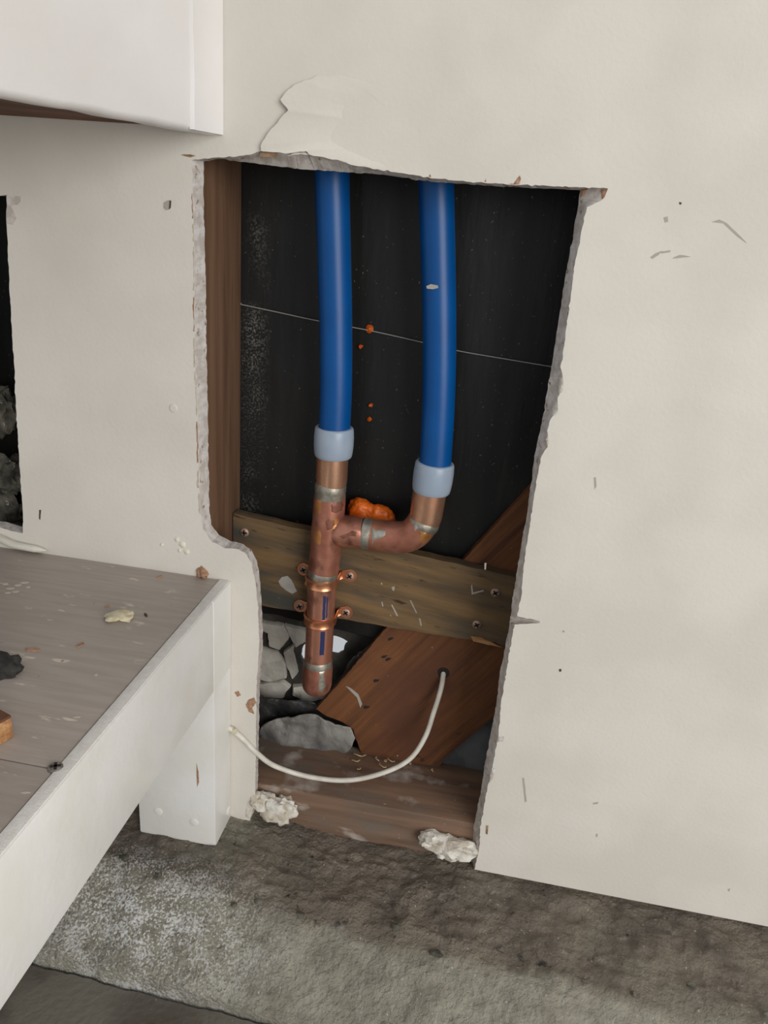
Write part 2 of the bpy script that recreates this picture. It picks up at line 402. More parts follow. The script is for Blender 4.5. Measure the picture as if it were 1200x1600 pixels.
# exposed gypsum, scuffs, filled screws
patch('gypsum_tear',[(10,306),(35,307),(30,318),(18,322),(26,340),(20,351),(11,350)],0,gypsum,wall,0.0005,5)
for pts,mt in [([(1016,402),(1024,396),(1034,392),(1030,398),(1020,404)],mark_grey),([(1032,393),(1048,391),(1047,394),(1034,396)],mark_grey),
               ([(1050,404),(1062,398),(1080,401),(1062,403)],mark_grey),
               ([(1112,347),(1124,343),(1136,349),(1148,360),(1158,370),(1167,380),(1154,371),(1142,360),(1130,349)],mark_grey),
               ([(1037,340),(1043,338),(1044,346),(1039,348)],mark_grey),([(1061,316),(1065,316),(1065,319),(1062,320)],mark_dark),
               ([(928,746),(931,746),(932,760),(929,765)],mark_grey),([(873,1046),(877,1045),(877,1049),(874,1050)],mark_dark),
               ([(879,985),(882,985),(882,988),(879,988)],mark_grey),([(926,1255),(935,1253),(934,1256),(927,1257)],mark_grey),
               ([(931,1303),(934,1303),(933,1308),(931,1308)],mark_grey),([(816,1215),(819,1216),(823,1252),(820,1254)],mark_grey),
               ([(759,1290),(763,1290),(762,1304),(759,1303)],kraft),([(757,880),(760,880),(759,890),(757,890)],mark_grey),
               ([(61,797),(64,797),(63,812),(61,811)],mark_dark),([(1137,1390),(1141,1388),(1140,1393),(1138,1393)],mark_grey)]:
    patch('scuff_mark',pts,0,mt,wall,0.0002,len(pts),0.0002)
for pts,mt in [([(388,1094),(397,1090),(400,1098),(394,1106),(397,1116),(389,1112),(384,1102)],crumb_brown),
               ([(366,1082),(372,1080),(376,1086),(371,1089)],crumb_brown),([(343,1088),(348,1090),(349,1096),(344,1094)],crumb_brown)]:
    if pts[0][0]<350: continue
    patch('paint_chip',pts,0,mt,wall,0.0004,9,0.0005)
patch('screw_pop',[(256,316),(263,313),(267,316),(266,326),(260,328),(256,324)],0,mark_grey,wall,0.0006,11)
patch('screw_pop',[(265,313),(267,314),(266,325),(264,327)],-0.0004,mark_dark,wall,0.0006,12,0.0002)
c=W(271,638,0)
sc=MB(); sc.tube([c+Vector((0,0.001,0)),c+Vector((0,-0.0004,0)),c+Vector((0,-0.0008,0))],[0.0036,0.0036,0.0028],24,ref=Vector((1,0,0)))
sc.build('filled_screw',wall_paint,wall)
for a,c_,r_ in [(277,843,4),(285,851,5.5),(253,851,2.5),(292,862,5),(281,860,3)]:
    q=W(a,c_,0); lump(q,r_*.00055,.0014,r_*.0006,a,0.4,sub=2).build('paint_blob',old_paint,wall,smooth=True)

ei=[q for q in left_f if 290<q[1]<830]; ei=sorted(ei,key=lambda q:q[1])
def ex(y):
    for (xa,ya),(xb,yb) in zip(ei,ei[1:]):
        if ya<=y<=yb: return xa+(xb-xa)*(y-ya)/(yb-ya)
    return ei[-1][0]
y0_=302.0; kk=0
while y0_<800:
    ln=random.uniform(25,70); yy=[y0_+ln*q/6 for q in range(7)]; wdt=random.uniform(2,4.5)
    yy=[y for y in yy if y<812]
    if len(yy)>3:
        pl=[(ex(y)-0.6,y) for y in yy]+[(ex(y)-0.6-wdt*(0.4+0.6*random.random()),y) for y in reversed(yy)]
        decal('torn_edge',pl,wall,crumb_brown if kk%3==0 else kraft_pale,wall,0.0003,0.8,3.0,300+kk)
    y0_+=ln+random.uniform(2,16); kk+=1
for k,(pts,mt) in enumerate([([(872,592),(878,580),(881,600),(879,612),(872,616)],gypsum_white),([(862,640),(868,626),(872,632),(871,646),(862,652)],gypsum_white),
        ([(852,694),(856,676),(858,690),(854,702)],gypsum_white),([(908,296),(918,294),(914,304),(907,310)],crumb_brown),([(939,297),(950,295),(945,308),(941,312)],crumb_brown),
        ([(800,290),(808,280),(812,274),(814,279),(810,290)],crumb_brown),([(668,279),(672,272),(675,280)],crumb_brown),([(756,287),(759,279),(761,287)],crumb_brown),
        ([(784,289),(800,287),(818,290),(808,292)],crumb_brown),([(282,242),(298,241),(306,244),(299,246),(290,244)],kraft),([(385,1260),(396,1240),(399,1262),(392,1281),(384,1276)],gypsum_white),
        ([(776,1140),(779,1152),(787,1150),(786,1158),(777,1160)],gypsum),([(766,1205),(773,1200),(771,1215),(764,1225)],gypsum)]):
    decal('torn_edge',pts,wall,mt,wall,0.0006,1.0,3.0,60+k)

# ------------------------------------------------------------------ angled panel, corner tape and wood under it
C0=Vector((W(349,214,0).x,0,0)); pE=WZ(0,149,ZPAN); ud=Vector((pE.x-C0.x,pE.y,0)).normalized(); nd=Vector((ud.y,-ud.x,0))
if nd.y<0: nd=-nd
LN=0.75
def pan(s,d,z): return Vector((C0.x,0,0))+ud*s+nd*d+Vector((0,0,z))
mb=MB(); ns=120; q_=WZ(0,157,ZPAN); TH=abs(Vector((q_.x-C0.x,q_.y,0)).dot(nd)); print('TH',TH,'angle',math.degrees(math.atan2(-ud.y,-ud.x)))
top=1.9
rows=[]
for i in range(ns+1):
    s=LN*i/ns; lo=ZPAN+0.0008*nz((s*60,0,0),1,41)
    s2=max(s,0.0)
    rows.append([pan(s,TH,top),pan(s,TH,lo+0.001),pan(s,0.008,lo-0.0005),pan(s,0.003,lo+0.0005),pan(s,0.0,lo+0.004),pan(s,0.0,top)])
for rw in rows: mb.v+=rw
for i in range(ns):
    for q in range(6):
        q2=(q+1)%6; mb.f.append([i*6+q,i*6+q2,(i+1)*6+q2,(i+1)*6+q]); mb.m.append(0)
mb.f.append([0,1,2,3,4,5]); mb.m.append(0); mb.f.append([ns*6+k for k in range(6)]); mb.m.append(0)
pw=mb.build('wall_left',[panel_paint],origin=(0,0,0),smooth=True,angle=50); pw['kind']='structure'
# corner tape strip
mb=MB(); st=W(322,205,0); tw=0.030
fr_=[];
for i in range(90):
    z=ZPAN+0.0005+i*0.0025*3; s=tw+0.0012*nz((i*0.6,0,0),1,51)
    fr_.append([pan(0.0005,-0.0004,z),pan(s-0.002,-0.0008,z),pan(s,-0.0022,z),pan(s+0.0012,-0.0008,z),pan(s+0.002,0.001,z),pan(0.0005,0.001,z)])
for rw in fr_: mb.v+=rw
for i in range(len(fr_)-1):
    for q in range(6): mb.f.append([i*6+q,i*6+(q+1)%6,(i+1)*6+(q+1)%6,(i+1)*6+q]); mb.m.append(0)
mb.f.append(list(range(6))); mb.m.append(0)
tp=mb.build('trim_1',panel_paint,origin=(0,0,0),smooth=True,angle=50); tp['kind']='structure'
# dark wood nailer seen in the gap under the panel
mb=MB()
a0=pan(0.02,TH-0.006,0); 
tr=[Vector((C0.x-0.03,-0.0005,0)),pan(0.5,TH-0.004,0),Vector((-0.75,-0.0005,0))]
zt=ZPAN+0.004
mb.add([p+Vector((0,0,zt)) for p in tr]+[p+Vector((0,0,zt+0.04)) for p in tr],[(0,1,2),(5,4,3),(0,3,4,1),(1,4,5,2),(2,5,3,0)])
uw=mb.build('trim_2',under_wood,origin=(0,0,0)); uw['kind']='structure'

# ------------------------------------------------------------------ floor: rough footing, bevelled edge, lower slab
def flo(x,y):
    base=0.011*max(0,min(1,(-x-0.10)/0.12)) - 0.004*max(0,min(1,(x-0.02)/0.06))
    yb=-0.085+0.018*nz((x*9,0,3),1,61)+0.01*nz((x*30,0,3),1,62) - 0.03*x
    t=max(0,min(1,(yb-y)/0.09)); 
    sl=-0.052*(t*t*(3-2*t)*0.35+t*0.65)
    rg=1-0.75*max(0,min(1,(yb+0.01-y)/0.02))
    if y>-0.002 : rg*=0.5
    h=0.0045*rg*(nz((x*30,y*38,0),1,63)+0.7*nz((x*80,y*110,0),1,64)+0.5*nz((x*190,y*260,0),1,65))
    lip=0.0025*math.exp(-((y-yb)/0.006)**2)*(0.6+nz((x*60,0,0),1,66))
    return base+sl+h-lip-0.002
def yj(x): return -0.178 + 0.004*nz((x*18,0,0),1,67) - 0.05*x*0
pj0=WZ(55,1500,-0.05); pj1=WZ(400,1600,-0.05)
def yj(x):
    return pj0.y+(pj1.y-pj0.y)*(max(-0.6,min(0.6,x))-pj0.x)/(pj1.x-pj0.x)*0.5+0.0025*nz((x*40,0,0),1,67)+0.001*nz((x*160,0,0),1,68)
xs_=[-3,-2,-1.2,-0.8,-0.6]+[-0.48+0.003*i for i in range(321)]+[0.6,0.8,1.2,2,3]
ny=110
mb=MB()
for x in xs_:
    j=yj(x)
    for q in range(ny+1):
        t=q/ny; y=0.17+(j-0.17)*t
        mb.v.append(Vector((x,y,flo(x,y))))
    mb.v.append(Vector((x,j+0.0008,-0.075)))
R_=ny+2
for i in range(len(xs_)-1):
    for q in range(R_-1): mb.f.append([i*R_+q,i*R_+q+1,(i+1)*R_+q+1,(i+1)*R_+q]); mb.m.append(0)
# floor material with a pale, smoother band along the bevel and glints painted as white flecks beside the post
fm=rough_concrete
nt=fm.node_tree; N=nt.nodes; L=nt.links; p_=N['Principled BSDF']
src=[l.from_socket for l in L if l.to_socket==p_.inputs['Base Color']][0]
geo=N.new('ShaderNodeNewGeometry'); sep=N.new('ShaderNodeSeparateXYZ'); L.new(geo.outputs['Position'],sep.inputs[0])
def math_(op,a,b_=None,c=None):
    m_=N.new('ShaderNodeMath'); m_.operation=op
    for i,v in enumerate((a,b_,c)):
        if v is None: continue
        if isinstance(v,(int,float)): m_.inputs[i].default_value=v
        else: L.new(v,m_.inputs[i])
    return m_.outputs[0]
def rng(v,a,b_):
    r_=N.new('ShaderNodeMapRange'); r_.inputs[1].default_value=a; r_.inputs[2].default_value=b_; L.new(v,r_.inputs[0]); return r_.outputs[0]
def tex(sc,off=0,dt=5):
    mp=N.new('ShaderNodeMapping'); mp.inputs['Location'].default_value=(off,off,off); L.new(geo.outputs['Position'],mp.inputs[0])
    t=N.new('ShaderNodeTexNoise'); t.inputs['Scale'].default_value=sc; t.inputs['Detail'].default_value=dt; L.new(mp.outputs[0],t.inputs['Vector']); return t.outputs['Fac']
yw=math_('ADD',sep.outputs[1],math_('MULTIPLY',math_('SUBTRACT',tex(9,2),0.5),0.05))
yw=math_('ADD',yw,math_('MULTIPLY',sep.outputs[0],0.03))
band=rng(yw,-0.088,-0.100)
mA=N.new('ShaderNodeMix'); mA.data_type='RGBA'; L.new(rng(tex(60,5),0.35,0.7),mA.inputs[0]); mA.inputs[6].default_value=C(176,172,156); mA.inputs[7].default_value=C(142,137,123)
mB=N.new('ShaderNodeMix'); mB.data_type='RGBA'; L.new(math_('MULTIPLY',band,0.85),mB.inputs[0]); L.new(src,mB.inputs[6]); L.new(mA.outputs[2],mB.inputs[7])
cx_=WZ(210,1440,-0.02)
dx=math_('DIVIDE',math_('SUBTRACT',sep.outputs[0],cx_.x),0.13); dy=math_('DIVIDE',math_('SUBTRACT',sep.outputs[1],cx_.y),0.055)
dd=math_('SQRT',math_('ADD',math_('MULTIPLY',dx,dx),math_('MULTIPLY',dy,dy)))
glint=math_('MULTIPLY',rng(dd,1.25,0.1),rng(math_('ADD',math_('MULTIPLY',tex(480,7),0.65),math_('MULTIPLY',tex(50,8),0.35)),0.49,0.55))
mC=N.new('ShaderNodeMix'); mC.data_type='RGBA'; L.new(glint,mC.inputs[0]); L.new(mB.outputs[2],mC.inputs[6]); mC.inputs[7].default_value=C(244,243,240)
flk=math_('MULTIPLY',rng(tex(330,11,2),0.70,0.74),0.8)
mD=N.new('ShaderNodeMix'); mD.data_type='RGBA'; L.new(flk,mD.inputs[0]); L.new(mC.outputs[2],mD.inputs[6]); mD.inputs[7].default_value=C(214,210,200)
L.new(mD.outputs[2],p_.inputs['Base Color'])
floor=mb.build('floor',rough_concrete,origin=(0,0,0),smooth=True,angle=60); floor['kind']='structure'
mb=MB()
ys_=24
for x in xs_:
    j=yj(x)-0.0022
    mb.v.append(Vector((x,j,-0.09)))
    for q in range(ys_+1):
        t=q/ys_; y=j+(-4-j)*t**3
        mb.v.append(Vector((x,y,-0.054+0.0015*nz((x*12,y*12,0),1,71)-(0.002 if q==0 else 0))))
R_=ys_+2
for i in range(len(xs_)-1):
    for q in range(R_-1): mb.f.append([i*R_+q,i*R_+q+1,(i+1)*R_+q+1,(i+1)*R_+q]); mb.m.append(0)
sl=mb.build('concrete_slab',slab_concrete,floor,smooth=True,angle=60)
# a raised mortar crumb edge
for k in range(14):
    x=-0.30+0.05*k+random.uniform(-.02,.02); y=-0.085+random.uniform(-.012,.012)
    lump((x,y,flo(x,y)+0.001),random.uniform(.002,.006),random.uniform(.002,.004),.002,k,0.5,sub=2).build('mortar_crumb',rubble,floor,smooth=True)

# ------------------------------------------------------------------ framing in the cavity
zt_pl=W(543,1250,TD).z
def timber(name,a,b_,m,label,cat='timber',bev=0.0015):
    o=MB().box(a,b_).build(name,m,bevel=bev,smooth=True,angle=50); tag(o,label,cat); return o
sill=timber('bottom_plate',(-1.2,TD,-0.012),(1.3,YP-0.001,zt_pl),plate_wood,'weathered brown timber sill along the floor, dusted with white powder','timber',0.003)
timber('wall_stud',(XS-0.040,TD,zt_pl),(XS,YP-0.0005,1.85),stud_wood,'dark brown upright wall stud beside the blue pipes','timber',0.002)
timber('wall_stud',(0.165,TD,zt_pl),(0.205,YP-0.0005,1.85),stud_wood,'wall stud behind the wide white board right of the opening')
# cross board (slightly out of level)
lt=WX(369,806,XS+0.0008); 
def bp(px,py,y=YBD): return W(px,py,y)
tl=bp(371,804); bl=bp(385,942); tr_=bp(805,902); br=bp(790,1010)
bl=Vector((tl.x,YBD,bl.z+0.004))
def ext(a,c,x): t=(x-a.x)/(c.x-a.x); return a.lerp(c,t)
tl2=ext(tl,tr_,XS+0.001); bl2=ext(bp(395,944),br,XS+0.001); tr2=ext(tl,tr_,0.15); br2=ext(bp(395,944),br,0.15)
topl=[tl2.lerp(tr2,i/60) for i in range(61)]; botl=[br2.lerp(bl2,i/60) for i in range(61)]
for p in topl: p.z+=0.0012*nz(p,60,81)
for p in botl: p.z+=0.0010*nz(p,50,82)
# splinter at the lower right
for p in botl:
    d=(p.x-bp(770,1000).x)/0.02
    p.z+=0.004*math.exp(-d*d)*(0.6+0.8*nz(p,300,83))
lp=topl+botl
cb=MB().prism(lp,[p+Vector((0,YBR-YBD-0.0005,0)) for p in lp]).build('cross_board',board_wood,bevel=0)
tag(cb,'weathered grey-brown board fixed across the opening behind the copper pipe','board')
def screw(c,r_,parent,ang=0.3,m=screw_mat,nrm=Vector((0,-1,0))):
    c=Vector(c)
    s_=MB().tube([c-nrm*0.004,c,c+nrm*0.0009,c+nrm*0.0013],[r_*0.9,r_,r_*0.85,r_*0.4],20,ref=Vector((1,0,0.01))).build('screw',m,parent,smooth=True,angle=50)
    rc=MB(); q=nrm.to_track_quat('Z','Y')
    for k in range(2):
        a=ang+k*math.pi/2; u_=q@Vector((math.cos(a),math.sin(a),0)); v_=q@Vector((-math.sin(a),math.cos(a),0))
        l_,w_=r_*0.62,r_*0.17
        bt=[c+nrm*0.0008+u_*l_*sx+v_*w_*sy for sx,sy in ((-1,-1),(1,-1),(1,1),(-1,1))]
        rc.hexa(bt+[p+nrm*0.0008 for p in bt])
    rc.build('screw_recess',recess_mat,s_)
    return s_
for px,py,a in [(382,832,0.1),(774,926,0.7),(745,976,0.6)]: screw(W(px,py,YBD-0.0005),0.0046,cb,a)
patch('plaster_daub',[(440,902),(449,900),(455,906),(460,916),(464,924),(457,928),(446,922),(438,915),(435,908)],YBD,daub,cb,0.0006,15,0.0003)
patch('split_wood',[(735,994),(752,996),(770,1005),(785,1012),(765,1008),(740,1002)],YBD,pine,cb,0.0006,16,0.0004)
for pts in [[(736,914),(738,914),(739,926),(755,922),(756,924),(737,929)],[(611,945),(613,945),(622,962),(620,963)],[(640,938),(642,938),(652,958),(650,958)],[(612,917),(617,916),(616,923),(613,922)],[(596,940),(598,941),(599,948),(597,947)],[(654,966),(657,966),(659,978),(657,978)]]:
    patch('scuff_mark',pts,YBD,daub,cb,0.0003,17,0.0002)

# diagonal brace
dg=[(850,736),(820,770),(720,880),(600,985),(545,1050),(494,1108),(510,1119),(535,1128),(552,1140),(560,1165),(575,1206),(680,1206),(696,1184),(735,1150),(780,1115),(860,1035),(960,930),(1010,880)]
fd=refine([W(a,c,YBR) for a,c in dg],0.004,0.0006,91)
br_o=MB().prism(fd,[p+Vector((0,YP-YBR-0.0006,0)) for p in fd]).build('diagonal_brace',brace_wood)
tag(br_o,'orange-brown timber brace running diagonally behind the cross board','timber')
hc=W(693,1051,YBR)
MB().tube([hc+Vector((0,0.004,0)),hc+Vector((0,-0.0004,0))],[0.0062,0.0062],20,ref=Vector((1,0,0))).build('drilled_hole',recess_mat,br_o,smooth=True)
patch('scuff_mark',[(540,1072),(548,1075),(560,1085),(566,1100),(563,1106),(558,1090),(548,1080)],YBR,daub,br_o,0.0002,18,0.0001)
for a,c in [(610,998),(606,1030),(588,1063),(600,1026),(572,1105)]:
    patch('dark_stain',[(a-5,c),(a-1,c-2),(a+6,c-2),(a+2,c+1.5),(a-3,c+3)],YBR,recess_mat,br_o,0.0002,a,0.001)

# ------------------------------------------------------------------ building paper, stone and felt behind
mb=MB(); nx,nzz=150,120; x0,x1=-0.75,0.6; z1=1.85
def pbot(x):    # torn lower edge of the paper
    t=W(410,958,YP); t2=W(600,1000,YP); z=t.z+(t2.z-t.z)*(x-t.x)/(t2.x-t.x)
    if x<t.x-0.02: z-= (t.x-0.02-x)*2.5
    if x>t2.x+0.03: z-= (x-t2.x-0.03)*6
    return max(z,0.03)+0.002*nz((x*70,0,0),1,95)
for i in range(nx+1):
    x=x0+(x1-x0)*i/nx
    for q in range(nzz+1):
        t=q/nzz; z=pbot(x)+(z1-pbot(x))*t**1.7
        y=YP+0.0012+0.0010*nz((x*14,0,z*5),1,96)+0.0006*nz((x*40,0,z*22),1,97)
        mb.v.append(Vector((x,y,z)))
for i in range(nx):
    for q in range(nzz):
        a=i*(nzz+1)+q; mb.f.append([a,a+1,a+nzz+2,a+nzz+1]); mb.m.append(0)
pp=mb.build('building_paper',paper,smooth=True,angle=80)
sm=pp.modifiers.new('thick','SOLIDIFY'); sm.thickness=0.0006; sm.offset=1
tag(pp,'dusty black building paper lining the wall cavity','building paper')

# a band of pale dust on the paper beside the stud, its sheen streak painted in
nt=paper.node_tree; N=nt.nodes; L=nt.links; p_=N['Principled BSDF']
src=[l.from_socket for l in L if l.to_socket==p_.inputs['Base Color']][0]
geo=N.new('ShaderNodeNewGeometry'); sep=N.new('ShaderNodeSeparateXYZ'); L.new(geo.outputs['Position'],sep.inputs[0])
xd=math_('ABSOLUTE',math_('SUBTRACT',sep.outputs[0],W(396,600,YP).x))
dust_sheen=math_('MULTIPLY',math_('MULTIPLY',rng(xd,0.017,-0.004),rng(tex(520,3,3),0.47,0.68)),math_('MULTIPLY',rng(tex(16,6,3),0.36,0.62),0.7))
mE=N.new('ShaderNodeMix'); mE.data_type='RGBA'; L.new(dust_sheen,mE.inputs[0]); L.new(src,mE.inputs[6]); mE.inputs[7].default_value=C(150,148,142)
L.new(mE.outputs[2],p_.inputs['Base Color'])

# stone footing behind with a gap that lets daylight through
YST=0.118
zs_hi=W(450,930,YST).z+0.06
gap=[(516,992),(534,996),(545,1003),(538,1009),(535,1019),(527,1024),(514,1022),(508,1005)]
gp=refine([W(a,c,YST) for a,c in gap],0.003,0.0008,101)
gap2=[W(a,c,YST) for a,c in [(472,1010),(480,1004),(484,1018),(480,1030),(484,1046),(480,1062),(474,1056),(475,1040),(469,1026)]]
gp2=refine(gap2,0.002,0.0005,102)
ol=[Vector((-0.75,YST,-0.03)),Vector((0.6,YST,-0.03)),Vector((0.6,YST,zs_hi)),Vector((-0.75,YST,zs_hi))]
tri=cdt([(p.x,p.z) for p in ol],[[(p.x,p.z) for p in gp],[(p.x,p.z) for p in gp2]])
mb=MB(); vs=ol+gp+gp2; nb=len(vs); mb.v=[p.copy() for p in vs]+[p+Vector((0,0.006,0)) for p in vs]
for t in tri: mb.f+= [list(t),[nb+i for i in reversed(t)]]; mb.m+=[0,0]
k=0
for lp_ in (ol,gp,gp2):
    for i in range(len(lp_)):
        a=k+i; c=k+(i+1)%len(lp_); mb.f.append([a,nb+a,nb+c,c]); mb.m.append(0)
    k+=len(lp_)
ms=mb.build('footing',mortar_dark,smooth=False); tag(ms,'cracked grey masonry footing showing under the black paper','masonry')
stones=[[(405,972),(440,978),(452,995),(436,1016),(420,1010),(418,990),(408,985)],[(444,978),(478,986),(486,998),(462,1012),(455,998)],
        [(400,1012),(432,1022),(446,1040),(444,1062),(420,1066),(398,1060)],[(442,1020),(462,1006),(456,1018),(460,1036),(464,1052),(456,1062),(448,1042)],
        [(400,1068),(440,1066),(452,1074),(440,1092),(398,1088)],[(488,1002),(510,1000),(506,1012),(512,1030),(500,1060),(488,1062),(490,1046),(486,1032),(490,1020)],
        [(458,1074),(505,1070),(520,1090),(480,1098),(456,1088)]]
for i,s_ in enumerate(stones):
    f_=refine([W(a,c,YST-0.006) for a,c in s_],0.003,0.0008,110+i); cen=sum(f_,Vector())/len(f_)
    for p in f_: p.y+=0.002*nz(p,60,120+i)
    mid=[cen.lerp(p,1.0)+Vector((0,0.0025,0)) for p in f_]; f_=[cen.lerp(p,0.96) for p in f_]; mid=[cen.lerp(p,1.05) for p in mid]
    m_=MB(); nn=len(f_)
    m_.v=f_+mid+[p+Vector((0,0.005,0)) for p in mid]
    for t in cdt([(p.x,p.z) for p in f_]): m_.f.append(list(t)); m_.m.append(0)
    for q in range(nn):
        q2=(q+1)%nn; m_.f+=[[q,nn+q,nn+q2,q2],[nn+q,2*nn+q,2*nn+q2,nn+q2]]; m_.m+=[0,0]
    m_.build('stone',stone,ms,smooth=True,angle=50)
# torn felt sheets
def sheet(name,px,y_fn,m,label,seed,cat,thick=0.0012,amp=0.0012,bulge=0.006,wav=60):
    f_=refine([W(a,c,y_fn(a,c)) for a,c in px],0.004,amp,seed)
    # interior points for a crumpled surface
    loop=[(p.x,p.z) for p in f_]; xs=[p[0] for p in loop]; zs=[p[1] for p in loop]
    def inside(x,z):
        r_=False; n_=len(loop)
        for i in range(n_):
            (xa,za),(xb,zb_)=loop[i],loop[(i+1)%n_]
            if (za>z)!=(zb_>z) and x<(xb-xa)*(z-za)/(zb_-za)+xa: r_=not r_
        return r_
    pts=[Vector((p.x,p.z)) for p in f_]; n_=len(pts)
    step=0.0035; x=min(xs)
    while x<max(xs):
        z=min(zs)
        while z<max(zs):
            if inside(x,z): pts.append(Vector((x+random.uniform(-.001,.001),z+random.uniform(-.001,.001))))
            z+=step
        x+=step
    ov,oe,of,_,_,_=delaunay_2d_cdt(pts,[(i,(i+1)%n_) for i in range(n_)],[],2,1e-7)
    ctr=Vector((sum(xs)/len(xs),sum(zs)/len(zs)))
    yb=sum(p.y for p in f_)/n_
    # plane fit: y as linear function of z
    a_=[(p.z,p.y) for p in f_]; mz=sum(q[0] for q in a_)/n_; k_=sum((q[0]-mz)*(q[1]-yb) for q in a_)/max(1e-9,sum((q[0]-mz)**2 for q in a_))
    V=[]
    for v in ov:
        y=yb+k_*(v.y-mz)-bulge*(0.5+nz((v.x*wav*0.5,v.y*wav*0.5,0),1,seed+1))+bulge*0.45*nz((v.x*wav*1.6,v.y*wav*1.6,0),1,seed+2)
        V.append(Vector((v.x,y,v.y)))
    o=MB().add(V,of).build(name,m,smooth=True,angle=60)
    mo=o.modifiers.new('thick','SOLIDIFY'); mo.thickness=thick; mo.offset=0
    return tag(o,label,cat)
sheet('torn_felt',[(405,1140),(418,1126),(440,1118),(470,1112),(492,1114),(515,1124),(548,1136),(556,1152),(545,1172),(520,1186),(506,1206),(470,1210),(408,1206)],
      lambda a,c: 0.084-0.000*(c-1110),felt,'torn grey felt flap slumped above the timber sill',131,'felt',bulge=0.007)
sheet('torn_felt',[(405,1085),(440,1090),(492,1095),(500,1106),(470,1114),(436,1120),(414,1132),(404,1150)],
      lambda a,c: 0.098,dark_felt,'dark torn felt scrap between the stones and the grey flap',137,'felt',bulge=0.006,wav=110)
sheet('torn_felt',[(548,1030),(562,1016),(590,1000),(602,992),(570,1028),(545,1058),(522,1082),(520,1070),(536,1052)],
      lambda a,c: 0.100,dark_felt,'narrow dark felt strip curling along the upper edge of the diagonal brace',141,'felt',bulge=0.004,wav=110)
sheet('torn_felt',[(400,1196),(440,1206),(452,1222),(430,1224),(402,1222)],
      lambda a,c: 0.062,dark_felt,'small dark felt scrap lying where the sill meets the white board',143,'felt',bulge=0.002,wav=110)
sheet('building_board',[(668,1206),(700,1178),(740,1145),(800,1095),(860,1080),(860,1215),(760,1208)],
      lambda a,c: YP-0.003,mat('slate',C(104,107,108),C(80,82,84),30,rough=0.6,bump=0.5,bscale=80,bdist=0.002),'dark slate-grey backing board below the diagonal brace',147,'board',bulge=0.001)

# wire across the black paper
wp=[W(a,c,YP-0.002) for a,c in [(300,462),(374,475),(430,487),(500,502),(580,517),(656,534),(715,548),(790,561),(862,573),(930,584)]]
wp[0]=Vector((XS+0.0005,wp[1].y,wp[1].z+0.0008))
o=MB().tube(spline(wp,6),0.00055,8).build('tie_wire',wire_mat,smooth=True); tag(o,'thin pale wire stretched across the black paper behind the blue pipes','wire')

# ------------------------------------------------------------------ copper pipework
R0=0.0140
A=lambda px,py: W(px,py,YC)
base_l=A(494,1088)
cp=thing('copper_pipework','copper tee, elbow and capped stub strapped to the cross board','pipework',base_l)
run=lambda pts,r_,name,m,seg=36: MB().tube(pts,r_,seg).build(name,m,cp,smooth=True,angle=40)
run([A(520,700),A(518,748),A(518,752),A(517,757)],[0.0146,0.0146,0.0142,0.0142],'coupling',brass)
run([A(517,754),A(516.6,757),A(516.2,766),A(516,768),A(515.6,776),A(515.5,778)],[0.0139,0.0147,0.0147,0.0143,0.0147,0.0142],'solder_joint',solder)
# tee body: run
tee=MB()
tee.tube([A(515.5,774),A(515,780),A(513,812),A(511,830),A(508.5,862),A(506,888),A(505.6,892)],[0.0143,0.0150,0.0150,0.0154,0.0150,0.0150,0.0146],40)
tee.tube([A(511,828),A(535,829.5),A(552,831),A(567,833),A(569,833)],[0.0120,0.0156,0.0150,0.0150,0.0146],40)
tee_o=tee.build('tee',copper_old,cp,smooth=True,angle=50)
run([A(566,832.6),A(568,833),A(572,833.4),A(574,833.6),A(581,834.4),A(583,834.6)],[0.0142,0.0151,0.0151,0.0147,0.0151,0.0145],'solder_joint',solder)
elp=spline([A(580,834.5),A(605,838),A(630,839),A(648,832),A(661,816.5)],8)
elb_o=run(elp,[0.0151]*(len(elp)-1)+[0.0150],'elbow',copper_old)
run([A(659,822),A(660,820),A(661.5,815.5),A(663,811),A(663.5,809)],[0.0142,0.0153,0.0153,0.0150,0.0143],'solder_joint',solder)
run([A(663,814),A(665.5,806),A(669.5,780),A(672,765)],[0.0146,0.0150,0.0154,0.0154],'coupling',brass)
run([A(505.6,888),A(505.2,891),A(504.2,899),A(504,901)],[0.0143,0.0149,0.0149,0.0142],'solder_joint',solder)
run([A(505,893),A(503,912),A(499,1000),A(496.5,1042)],R0,'pipe',copper)
run([A(497.6,1028),A(497.4,1031),A(496.8,1041),A(496.6,1043)],[0.0140,0.0148,0.0148,0.0143],'solder_joint',solder)
cc=[A(497,1036),A(496.8,1040),A(495.2,1066)]; cr=[0.0146,0.0153,0.0154]
ax_=(A(494,1088)-A(495.2,1066)).normalized()
for k in range(1,9):
    th=k/8*math.pi/2; cc.append(A(495.2,1066)+ax_*(0.0135*math.sin(th))); cr.append(max(0.0004,0.0154*(math.cos(th)**0.75)))
cap_o=run(cc,cr,'end_cap',copper_old)
decal('solder_drip',[(500,1043),(507,1044),(506,1058),(509,1072),(503,1082),(497,1080),(499,1062)],cap_o,solder,seed=23,off=0.0002)
